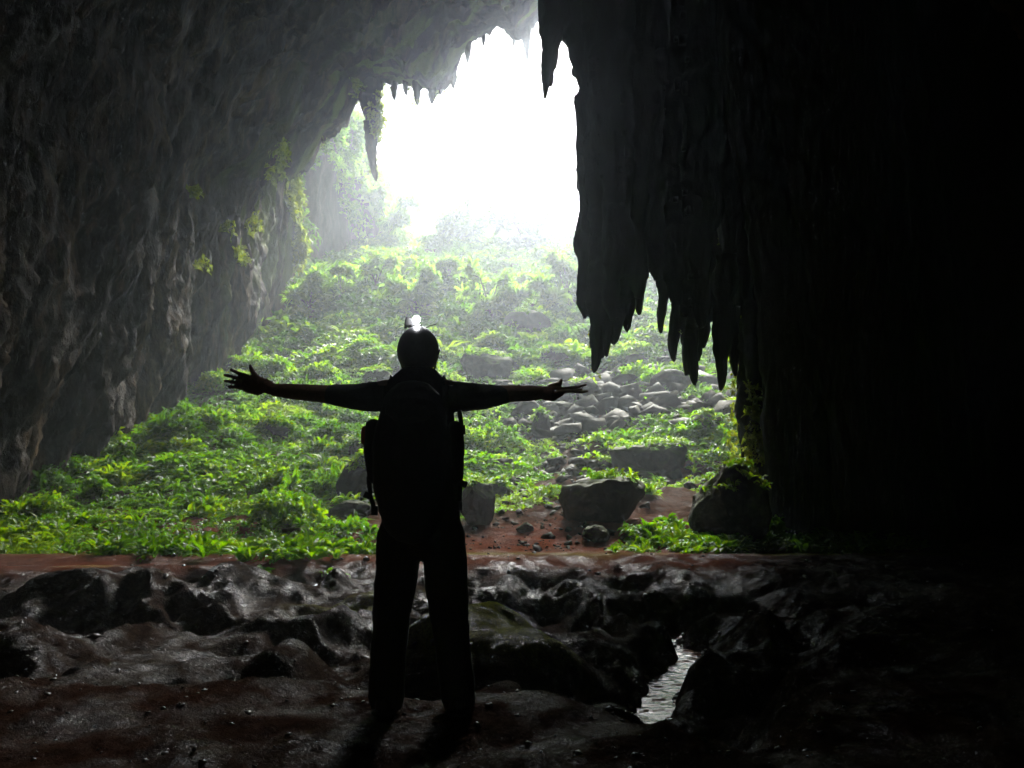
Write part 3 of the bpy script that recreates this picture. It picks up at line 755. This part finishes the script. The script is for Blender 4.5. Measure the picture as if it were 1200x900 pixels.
def patch(px, py, rx, ry, n, s0, s1):
    c = hit(px, py); e = hit(px + rx, py); f_ = hit(px, py - ry); a = abs(e[0] - c[0]); b = abs(f_[1] - c[1])
    x = c[0] + rs.normal(0, a * .6, n); y = c[1] + rs.normal(0, b * .6, n); put_rocks(x, y, rs.uniform(.0, 1, n) ** 3.6 * (s1 - s0) + s0)
patch(740, 465, 110, 34, 650, .10, 1.0); patch(690, 500, 90, 35, 600, .06, .5); patch(620, 500, 70, 45, 500, .06, .4)
patch(640, 600, 90, 30, 220, .03, .18); patch(600, 640, 80, 8, 90, .02, .07); patch(700, 560, 90, 30, 200, .05, .35); patch(800, 560, 50, 40, 140, .05, .3)
patch(590, 560, 50, 40, 120, .06, .35)
nr = len(Vs)
rub = mesh_np('rubble', np.concatenate(Vs), np.concatenate(Fs), M_RUB, smooth=False)
tag(rub, 'scree of broken grey and brown stones spilling down the right of the slope', 'rubble', kind='stuff')

# grit and small stones lying in the foreground mud
Vs, Fs, off = [], [], 0
n = 1100; put_rocks(rs.uniform(-3.2, 3.2, n), rs.uniform(2.4, 5.2, n), .004 + .022 * rs.uniform(0, 1, n) ** 4)
n = 260; put_rocks(rs.uniform(-6, 6, n), rs.uniform(5.2, 12, n), .015 + .07 * rs.uniform(0, 1, n) ** 4)
M_GRIT = mat_plain('muddy_grit', (.03, .018, .012), .4, nscale=30, bd=.01)
tag(mesh_np('grit', np.concatenate(Vs), np.concatenate(Fs), M_GRIT, smooth=False), 'grit and small stones strewn over the dark mud', 'grit', kind='stuff')

# wet gravel beside the stream
Vs, Fs, off = [], [], 0
tt = rs.uniform(1.5, 8.6, 900); gx_ = np.interp(tt, np.arange(10), STREAM[:, 0]) + rs.normal(0, .30, 900); gy_ = np.interp(tt, np.arange(10), STREAM[:, 1]) + rs.normal(0, .12, 900)
kk = np.abs(H(gx_, gy_) - WATER_Z) < .12; put_rocks(gx_[kk], gy_[kk], rs.uniform(.015, .05, kk.sum()))
M_WET = mat_plain('wet_gravel', (.22, .19, .17), .14, nscale=30, bd=.01)
tag(mesh_np('wet_gravel', np.concatenate(Vs), np.concatenate(Fs), M_WET, smooth=False), 'wet glistening gravel along the trickle of brown water', 'gravel', kind='stuff')

# ------------------------------------------------------------------ stalactites
def foliage(name, pts, sc, parent=None, local=None, mat=None, tint=None, temps=None):
    return scatter(name, pts, sc, temps or (T_broad[:2] + T_bush[:1]), mat or M_MOSS, tint if tint is not None else rs.uniform(.2, 1, len(pts)), .8, parent, local)
def stalactite(bpx, bpy_, tpx, tpy, D, r, label, seed, mat=None, moss=0, group='stalactites of the dark curtain', pw=.6, ms=.6):
    b = P(bpx, bpy_, D); t = P(tpx, tpy, D)
    V, F = spike(b - b, t - b, r, 18, 44, seed, pw, .022)
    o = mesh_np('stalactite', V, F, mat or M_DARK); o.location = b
    tag(o, label, 'stalactite', group)
    if moss:
        n = moss; q = V[rs.choice(len(V), n)] + b + rs.normal(0, .04, (n, 3)); q[:, 1] += .18; q[:, 0] -= .12 * (label.find('boulder') > 0)
        foliage('moss', q, rs.uniform(.3, .8, n) * ms, parent=o, local=b)
    return o
SD = 17.0
stalactite(712, 250, 697, 437, 16.8, .36, 'pointed black stalactite lowest at the left end of the dark curtain', 1, moss=16, ms=.3)
stalactite(716, 290, 712, 418, 16.8, .26, 'short stubby black stalactite right of the lowest left one', 2, moss=8, ms=.3)
stalactite(718, 350, 720, 404, 17, .3, 'blunt short stalactite above the mossy stubs', 3)
stalactite(735, 280, 736, 389, 17, .28, 'stepped short stalactite in the middle of the rising edge', 4)
stalactite(750, 270, 750, 369, 17.2, .26, 'small stalactite near the top of the rising edge', 5)
stalactite(776, 250, 776, 390, 17.2, .22, 'thin stalactite just right of the bright gap', 6)
stalactite(793, 240, 791, 424, 16.8, .28, 'slim stalactite left of the longest middle one', 7, moss=5, ms=.3)
stalactite(812, 220, 809, 452, 16.8, .40, 'longest middle stalactite with a mossy tip', 8, moss=8, ms=.3)
stalactite(822, 340, 824, 408, 16.9, .28, 'short stalactite against the right of the longest middle one', 9)
stalactite(842, 290, 837, 366, 17.6, .2, 'short thick mossy stalactite in the narrow slot', 10, moss=10, ms=.35)
stalactite(852, 300, 842, 458, 16.5, .26, 'long thin stalactite tapering left beside the slot', 11, moss=10, ms=.3)
stalactite(858, 360, 861, 441, 17.0, .15, 'thin blunt stalactite with leaves tucked behind the long thin one', 12, moss=12, ms=.35)
stalactite(874, 380, 873, 560, 17.4, .2, 'slender leafy stalactite hanging beside the big boulder', 13, moss=60, ms=.45)
stalactite(886, 380, 884, 558, 16.4, .34, 'thick blunt stalactite reaching almost to the big boulder', 14, pw=.35)
stalactite(652, -40, 640, 116, 17, .34, 'lone black spike at the upper left corner of the dark curtain', 15, pw=.85)
# free-standing column edge
b = P(912, 640, 15.6); b[2] = -.2; t = P(905, 430, 15.6)
Vc, Fc = tube([b, b * .6 + t * .4, t, t + [.3, .2, 1.6]], [.26, .2, .24, .35], 18)
Vc = Vc + (.07 * ridged(Vc[:, 0] * 4, Vc[:, 1] * 4, Vc[:, 2] * .8, 3))[:, None] * [1, .5, 0]
c_o = mesh_np('dripstone_column', Vc - b, Fc, M_DARK); c_o.location = b
tag(c_o, 'narrow dripstone column meeting the ground at the edge of the black wall', 'column')
qq = np.stack([rs.uniform(-.42, -.16, 70) + b[0], rs.uniform(.1, .5, 70) + b[1], rs.uniform(.1, 2.9, 70)], -1)
foliage('clinging_plant', qq, rs.uniform(.2, .5, 70), parent=c_o, local=b)

# fringe at the cave mouth
M_LIP = M_CAVE
LIPS = [(432, 80, 437, 212, .75, 'longest grey stalactite hanging into the left of the bright opening', 30, 26),
        (447, 88, 447, 106, .3, 'stubby stalactite beside the longest grey one', 31, 8),
        (461, 84, 462, 118, .35, 'thin stalactite in the left fringe of the opening', 32, 10),
        (476, 78, 475, 112, .35, 'leafy stalactite in the middle of the left fringe', 33, 10),
        (490, 80, 489, 124, .45, 'broad mossy stalactite in the middle of the left fringe', 34, 10),
        (503, 86, 506, 122, .4, 'twin-tipped stalactite right of the broad mossy one', 35, 4),
        (518, 86, 516, 112, .35, 'short stalactite before the step in the opening edge', 36, 4),
        (529, 70, 532, 104, .4, 'last stalactite of the left fringe beside the high arch', 37, 3),
        (548, 44, 549, 74, .3, 'small stalactite on the left shoulder of the high arch', 38, 0),
        (566, 34, 567, 54, .25, 'tiny stalactite near the peak of the high arch', 39, 0),
        (603, 32, 602, 54, .3, 'tiny stalactite right of the peak of the high arch', 40, 0),
        (616, 36, 618, 72, .3, 'small stalactite between the arch peak and the dark curtain', 41, 0),
        (383, 110, 378, 168, .6, 'mossy stalactite hanging on the left rim of the opening', 42, 50),
        (205, 70, 208, 158, .8, 'dim lone stalactite high on the left wall', 43, 0)]
for (a, b_, c, d_, r, lab, sd_, ms) in LIPS:
    D = 47.6
    if sd_ == 43: D = 27
    stalactite(a, b_ - 12, c, d_, D, r, lab, sd_, mat=M_LIP, moss=ms, group='stalactites of the cave mouth', ms=1.3)
# plants clinging to the left wall
HP = [(326, 188, 6, 20, 30, 'bright green plant strip high on the left wall'), (343, 235, 8, 22, 45, 'green plant hanging from the left rim of the opening'),
      (350, 290, 6, 24, 45, 'long trailing green plant at the outer left rim'), (296, 268, 5, 8, 14, 'small green tuft on the pale rib of the left wall'),
      (281, 302, 5, 9, 14, 'green tuft below the pale rib of the left wall'), (232, 312, 4, 4, 6, 'tiny green tuft alone on the dark left wall'),
      (264, 270, 4, 5, 7, 'tiny green tuft left of the pale rib'), (415, 105, 6, 10, 16, 'green tuft at the top of the left rim'),
      (228, 228, 8, 5, 9, 'faint green tuft in the shade of the left wall'), (440, 135, 6, 25, 20, 'green trailing plant on the longest grey stalactite'),
      (312, 205, 4, 8, 9, 'small pale green tuft left of the bright strip')]
for (px, py, rx, ry, n, lab) in HP:
    pts = []
    for k in range(n * 2):
        qx, qy = px + rs.normal(0, rx * .5), py + rs.uniform(-ry, ry)
        l, no = wall_hit(qx, qy)
        if l is None or l[1] > 47.9: l = P(qx, qy, 47.3)
        pts.append(l)
    pts = np.array(pts); c = pts.mean(0)
    o = foliage('hanging_plant', pts, rs.uniform(.6, 1.3, len(pts)) * c[1] / 48, local=c); o.location = c
    tag(o, lab, 'plant', 'plants clinging to the left cave wall')

# ------------------------------------------------------------------ hazy trees at the top of the slope
def tree(px, top_py, base_py, wpx, label, seed, D=None):
    r = np.random.default_rng(seed); c = hit(px, base_py) if D is None else np.array([P(px, base_py, D)[0], D, P(px, base_py, D)[2]])
    if D is not None: c[2] = float(H(c[0], c[1]))
    D = c[1]; h = P(px, top_py, D)[2] - c[2]; wr = wpx * D / FPX / 2
    root = empty('tree', c); tag(root, label, 'tree', 'hazy trees at the top of the slope')
    acc = Acc(); th = h * .42
    V, F = tube([(0, 0, -.5), (.05 * h, 0, th * .5), (0, .03 * h, th)], [.035 * h, .025 * h, .016 * h], 8); acc.add(V, F)
    nl = 10; pts = []; 
    for k in range(nl):
        a = k / nl * 6.28 + r.uniform(-.4, .4); lr = wr * r.uniform(.25, 1.15); q = np.array([math.cos(a) * lr, math.sin(a) * lr, th + h * r.uniform(-.2, .55)])
        V, F = tube([(0, .02 * h, th * r.uniform(.55, .95)), q * [.5, .5, .92], q], [.014 * h, .01 * h, .005 * h], 6); acc.add(V, F)
        m = int(r.integers(12, 26)); v = r.normal(size=(m, 3)); v /= np.linalg.norm(v, axis=1)[:, None]; v *= r.uniform(.2, 1, (m, 1))
        pts.append(q + v * [wr * .36, wr * .36, h * .10])
    mesh_np('trunk', *acc.get(), M_BARK, parent=root)
    pts = np.concatenate(pts)
    scatter('crown', pts, r.uniform(.7, 1.7, len(pts)) * max(wr * .75, .9), T_broad[:2] + T_fern[:1], M_LEAF2, r.uniform(.2, 1, len(pts)), .6, parent=root)
TREES = [(362, 322, 375, 42, 'bushy tree against the foot of the left wall'), (398, 318, 362, 46, 'small hazy tree just right of the foot of the left wall'),
         (440, 306, 348, 40, 'bushy tree up the slope left of the helmet lamp'), (486, 322, 366, 56, 'low pale tree straight above the helmet lamp'),
         (524, 300, 340, 34, 'narrow small tree up the slope just right of the helmet lamp'), (574, 318, 384, 56, 'large ragged tree up the slope right of the helmet'),
         (624, 334, 372, 70, 'wide spreading tree above the blue boulder'), (664, 308, 360, 38, 'tree half hidden by the left edge of the dark curtain'),
         (455, 232, 330, 60, 'faint tree on the crest nearly lost in the glare'), (540, 246, 325, 62, 'broad faint tree on the crest under the brightest sky'),
         (610, 252, 328, 62, 'faint crest tree between the glare and the dark curtain'), (400, 200, 262, 46, 'pale tree growing high on the hazy cliff ledge')]
for i, (px, t_, b_, w_, lab) in enumerate(TREES):
    tree(px, t_, b_, w_, lab, 300 + i, D=None if i < 8 else 66 if i < 11 else 74)

# ------------------------------------------------------------------ the walker
PD = 3.95
def Q(px, py, dd=0.0):
    p = P(px, py, PD); p[1] += dd; return p
K = PD / FPX * .99                                                # metres per photo pixel at the walker
feet = Q(490, 832)
person = None
B = Acc()
def tb(pts, rad, flat=1.0, up=(0, 1, 0), seg=14, acc=None): V, F = tube(pts, rad, seg, flat, up); (acc or B).add(V, F)
# torso, neck, head (back to the camera)
tb([Q(492, 614), Q(492, 595), Q(490, 550), Q(489, 500), Q(489, 470)], [.155, .15, .14, .165, .165], .68)
tb([Q(436, 462), Q(489, 458), Q(542, 462)], [.06, .085, .06], .9)
tb([Q(489, 465), Q(490, 430)], [.065, .06])
V, F = ICO4; HV = V * [.090, .100, .122]; HV[:, 0] *= 1 - .10 * sstep(.0, -.11, HV[:, 2]); hc = Q(490, 413, .015)
HF = np.c_[F, F[:, 2]]
B.add(HV + hc, HF)
tb([hc + [0, .075, -.035], hc + [0, .095, -.085]], [.035, .028])            # jaw and chin
tb([hc + [0, .09, .03], hc + [0, .112, -.018]], [.010, .016])                 # nose
tb([hc + [-.02, .093, -.052], hc + [.02, .093, -.052]], [.009, .009])         # lips
tb([hc + [-.04, .086, .028], hc + [.04, .086, .028]], [.010, .010])           # brow
for s in (-1, 1): tb([hc + [s * .080, 0, .02], hc + [s * .084, -.005, -.03]], [.014, .009], .5, (1, 0, 0))
# arms
tb([Q(440, 463), Q(405, 464), Q(372, 461), Q(345, 459), Q(322, 457), Q(312, 453)], [.066, .052, .043, .040, .032, .031], .95)
tb([Q(540, 463), Q(575, 463), Q(600, 461), Q(620, 461), Q(638, 460)], [.066, .050, .042, .040, .032], .95)
# left hand: palm open, fingers spread to the left, thumb up
tb([Q(314, 453), Q(302, 450), Q(290, 448)], [.034, .041, .036], .55)
tb([Q(303, 459), Q(290, 456)], [.02, .02], .8)
fing = [([Q(291, 441.5), Q(282, 438), Q(271, 433.5)], [.011, .0095, .0085]), ([Q(286, 445.5), Q(275, 442), Q(263.5, 439.5)], [.011, .009, .008]),
        ([Q(285, 450), Q(274, 448), Q(263.5, 446.3)], [.011, .009, .0075]), ([Q(286, 455), Q(276, 453.8), Q(268, 453.2)], [.0105, .009, .0075])]
for p, r in fing: tb(p, r, seg=10)
tb([Q(309, 449), Q(300, 441), Q(295, 434), Q(293.5, 429)], [.018, .0135, .0115, .009], seg=10)
# right hand: palm up, seen edge on, fingers pointing right, thumb raised
tb([Q(638, 460), Q(647, 461), Q(656, 459)], [.033, .040, .026], 1.0)
tb([Q(640, 464), Q(648, 466)], [.024, .018])
tb([Q(653, 460, -.02), Q(667, 459.2, -.03), Q(679, 460.4, -.03), Q(687.5, 459.2, -.03)], [.0115, .0095, .0085, .007], seg=10)
tb([Q(653, 457, .0), Q(667, 454.8, 0), Q(678, 453.6, 0), Q(686.5, 450.8, 0)], [.0115, .0095, .008, .007], seg=10)
tb([Q(653, 458.5, .025), Q(667, 457, .03), Q(683, 455.4, .035)], [.011, .009, .0065], seg=10)
tb([Q(653, 460, -.04), Q(665, 459.5, -.055), Q(677, 458.8, -.06)], [.011, .0095, .0075], seg=10)
tb([Q(645, 454), Q(652, 450.5), Q(656.5, 449.5), Q(657.5, 445.5)], [.017, .012, .0105, .009], seg=10)
# legs
for s, hp, kn, an in ((-1, Q(465, 640), Q(460, 730), Q(452, 812)), (1, Q(518, 640), Q(524, 730), Q(535, 812))):
    tb([hp, hp * .45 + kn * .55, kn, kn * .5 + an * .5, an], [.095, .075, .056, .054, .040])
    tb([an + [0, 0, -.03], an + [s * .02, .16, -.06]], [.042, .034])
body = remeshed('person', B.get()[0], B.get()[1], .0048, M_SKIN, 2)
tag(body, 'person seen from behind in silhouette, arms stretched wide, in helmet, shirt and trousers', 'person')
person = body
for s in (-1, 1):
    V, F = ICO3; mesh_np('eye', V * .011 + hc + [s * .032, .088, .012], F, M_EYE, parent=person)
# short-sleeved shirt
C = Acc()
tb([Q(493, 602), Q(493, 590), Q(491, 550), Q(489, 500), Q(489, 468)], [.19, .192, .175, .182, .172], .74, acc=C)
tb([Q(425, 466), Q(455, 465), Q(489, 464), Q(523, 465), Q(553, 466)], [.062, .072, .085, .072, .062], .95, acc=C)
tb([Q(440, 465), Q(412, 465), Q(389, 462.5)], [.074, .060, .048], acc=C); tb([Q(538, 465), Q(566, 465), Q(589, 463)], [.074, .060, .048], acc=C)
tb([Q(489, 470), Q(490, 462)], [.085, .062], acc=C)
def wrink(a, s):
    def f(c, n): return c + n * (a * ridged(c[:, 0] * s, c[:, 1] * s, c[:, 2] * s * .8, 3))[:, None]
    return f
remeshed('shirt', *C.get(), .009, M_SHIRT, 3, parent=person, disp=wrink(.007, 9))
# trousers and boots
C = Acc()
tb([Q(493, 596), Q(493, 612)], [.19, .185], .72, acc=C)
for s, pts in ((-1, [Q(469, 628), Q(464, 680), Q(458, 730), Q(454, 780), Q(453, 818)]), (1, [Q(518, 628), Q(523, 680), Q(527, 730), Q(533, 780), Q(537, 818)])):
    tb(pts, [.108, .099, .086, .080, .080], .95, acc=C)
remeshed('trousers', *C.get(), .009, M_TROUS, 3, parent=person, disp=wrink(.010, 7))
for s, a in ((-1, Q(452, 815)), (1, Q(537, 815))):
    C = Acc(); g = float(H(a[0], a[1]))
    tb([a + [0, 0, .08], [a[0], a[1], g + .07]], [.062, .062], acc=C)
    tb([[a[0], a[1] - .05, g + .045], [a[0] + s * .03, a[1] + .20, g + .04]], [.05, .045], .9, acc=C)
    bt = remeshed('boot', *C.get(), .008, M_BOOT, 2, parent=person)
    V, F = tube([[a[0], a[1] - .06, g + .012], [a[0] + s * .03, a[1] + .22, g + .012]], [.055, .05], 16, .35, (0, 0, 1)); mesh_np('sole', V, F, M_BOOT, parent=bt)
# helmet
C = Acc(); hh = Q(490, 412)
HV = ICO4[0] * [.104, .13, .128]; HV[:, 2] = np.where(HV[:, 2] < 0, HV[:, 2] * .9, HV[:, 2])
keepz = -.085
V2 = HV.copy(); V2[:, 2] = np.maximum(V2[:, 2], keepz)
helm = mesh_np('helmet', V2 + hh, ICO4[1], M_HELM, parent=person)
for s in (-1, 1):
    V, F = tube([hh + [s * .088, .02, -.05], hh + [s * .07, .06, -.11], hh + [0, .095, -.135]], [.006, .006, .006], 8, .4); mesh_np('chin_strap', V, F, M_PACK, parent=helm)
V, F = tube([hh + [.1, -.03, -.02], hh + [.107, -.03, .0]], [.006, .006]); mesh_np('strap_clip', V, F, M_PLAS, parent=helm)
# lamp on a raised bracket
lc = Q(484, 377)
C = Acc(); V, F = boxm(Q(488, 384), (.052, .05, .028)); C.add(V, F); V, F = boxm(Q(478, 378), (.026, .05, .045), Matrix.Rotation(.15, 4, 'Y')); C.add(V, F)
V, F = boxm(Q(486, 379), (.03, .05, .038)); C.add(V, F)
V, F = tube([Q(475, 384), Q(477, 380)], [.007, .007]); C.add(V, F)
hl = remeshed('headlamp', *C.get(), .004, M_PLAS, 1, parent=helm)
V, F = tube([Q(497, 384.5), Q(503, 382), Q(511, 379.8)], [.0035, .003, .0028], 8); mesh_np('cable', V, F, M_PLAS, parent=helm)
V, F = tube([Q(489, 375.5, -.03), Q(489, 375.5, -.036)], [.017, .017], 20, 1.0, (0, 0, 1), 2)
lens = mesh_np('lens', V, F, M_LAMP, parent=helm)
ld = bpy.data.lights.new('headlamp_light', 'POINT'); ld.energy = .008; ld.shadow_soft_size = .02; ld.color = (.9, .95, 1)
lo = bpy.data.objects.new('headlamp_light', ld); COL.objects.link(lo); lo.location = Q(489, 375.5, -.09); lo.parent = helm

# backpack (worn on the back, so towards the camera)
pack = empty('backpack', Q(489, 540, -.2)); tag(pack, 'black backpack worn by the person, with side pockets and dangling straps', 'backpack')
pl = np.array(pack.location)
def pk(name, acc, vox, mat, dsp=None):
    V, F = acc.get(); return remeshed(name, V - pl, F, vox, mat, 3, parent=pack, disp=dsp)
C = Acc(); tb([Q(489, 486, -.20), Q(489, 520, -.22), Q(489, 565, -.22), Q(489, 598, -.2)], [.15, .185, .18, .15], .6, acc=C); pk('main_bag', C, .009, M_PACK, wrink(.006, 11))
C = Acc(); tb([Q(444, 503, -.15), Q(443, 530, -.15), Q(447, 558, -.15)], [.042, .045, .042], acc=C); pk('side_pocket', C, .008, M_PACK)
C = Acc(); tb([Q(536, 505, -.16), Q(537, 530, -.16), Q(535, 560, -.16)], [.04, .042, .035], acc=C); pk('side_pocket', C, .008, M_PACK)
C = Acc(); tb([Q(435, 506, -.15), Q(435, 518, -.15)], [.022, .024], acc=C); pk('bottle', C, .006, M_PACKR)
C = Acc(); tb([Q(489, 482, -.2), Q(489, 474, -.16)], [.14, .09], .6, acc=C); pk('lid', C, .009, M_PACK, wrink(.005, 11))
for s, x0 in ((-1, 458), (1, 520)):
    V, F = tube([Q(x0, 490, -.10), Q(x0, 455, -.06), Q(x0, 446, .0), Q(x0, 455, .11), Q(x0, 500, .15), Q(x0 + s * 12, 540, .10)], [.03] * 6, 12, .3); mesh_np('shoulder_strap', V - pl, F, M_PACK, parent=pack)
for pts in ([Q(437, 560, -.12), Q(439, 580, -.12), Q(444, 597, -.12)], [Q(541, 520, -.12), Q(543, 545, -.12), Q(541, 570, -.12), Q(540, 592, -.12)], [Q(540, 485, -.1), Q(543, 505, -.1)]):
    V, F = tube(pts, [.011] * len(pts), 8, .6); st = mesh_np('hanging_strap', V - pl, F, M_PACK, parent=pack)
    q = np.array(pts[-1]); V, F = boxm(q, (.03, .02, .045)); mesh_np('buckle', V - pl, F, M_PLAS, parent=st)
for c in (Q(436, 580, -.12), Q(545, 567, -.12)):
    V, F = boxm(c, (.034, .02, .03), Matrix.Rotation(.4, 4, 'Y')); mesh_np('buckle', V - pl, F, M_PLAS, parent=pack)

# ------------------------------------------------------------------ haze
hv = bpy.data.materials.new('haze_air'); hv.use_nodes = True; t = hv.node_tree; t.nodes.clear()
vp = t.nodes.new('ShaderNodeVolumePrincipled'); vp.inputs['Color'].default_value = (.80, .87, .95, 1); vp.inputs['Density'].default_value = HAZE_DENSITY
vp.inputs['Anisotropy'].default_value = .78
ou = t.nodes.new('ShaderNodeOutputMaterial'); t.links.new(vp.outputs[0], ou.inputs['Volume'])
V, F = boxm((0, 45, 24), (150, 160, 62)); hz = mesh_np('haze', V, F, hv, smooth=False)
tag(hz, kind='stuff')
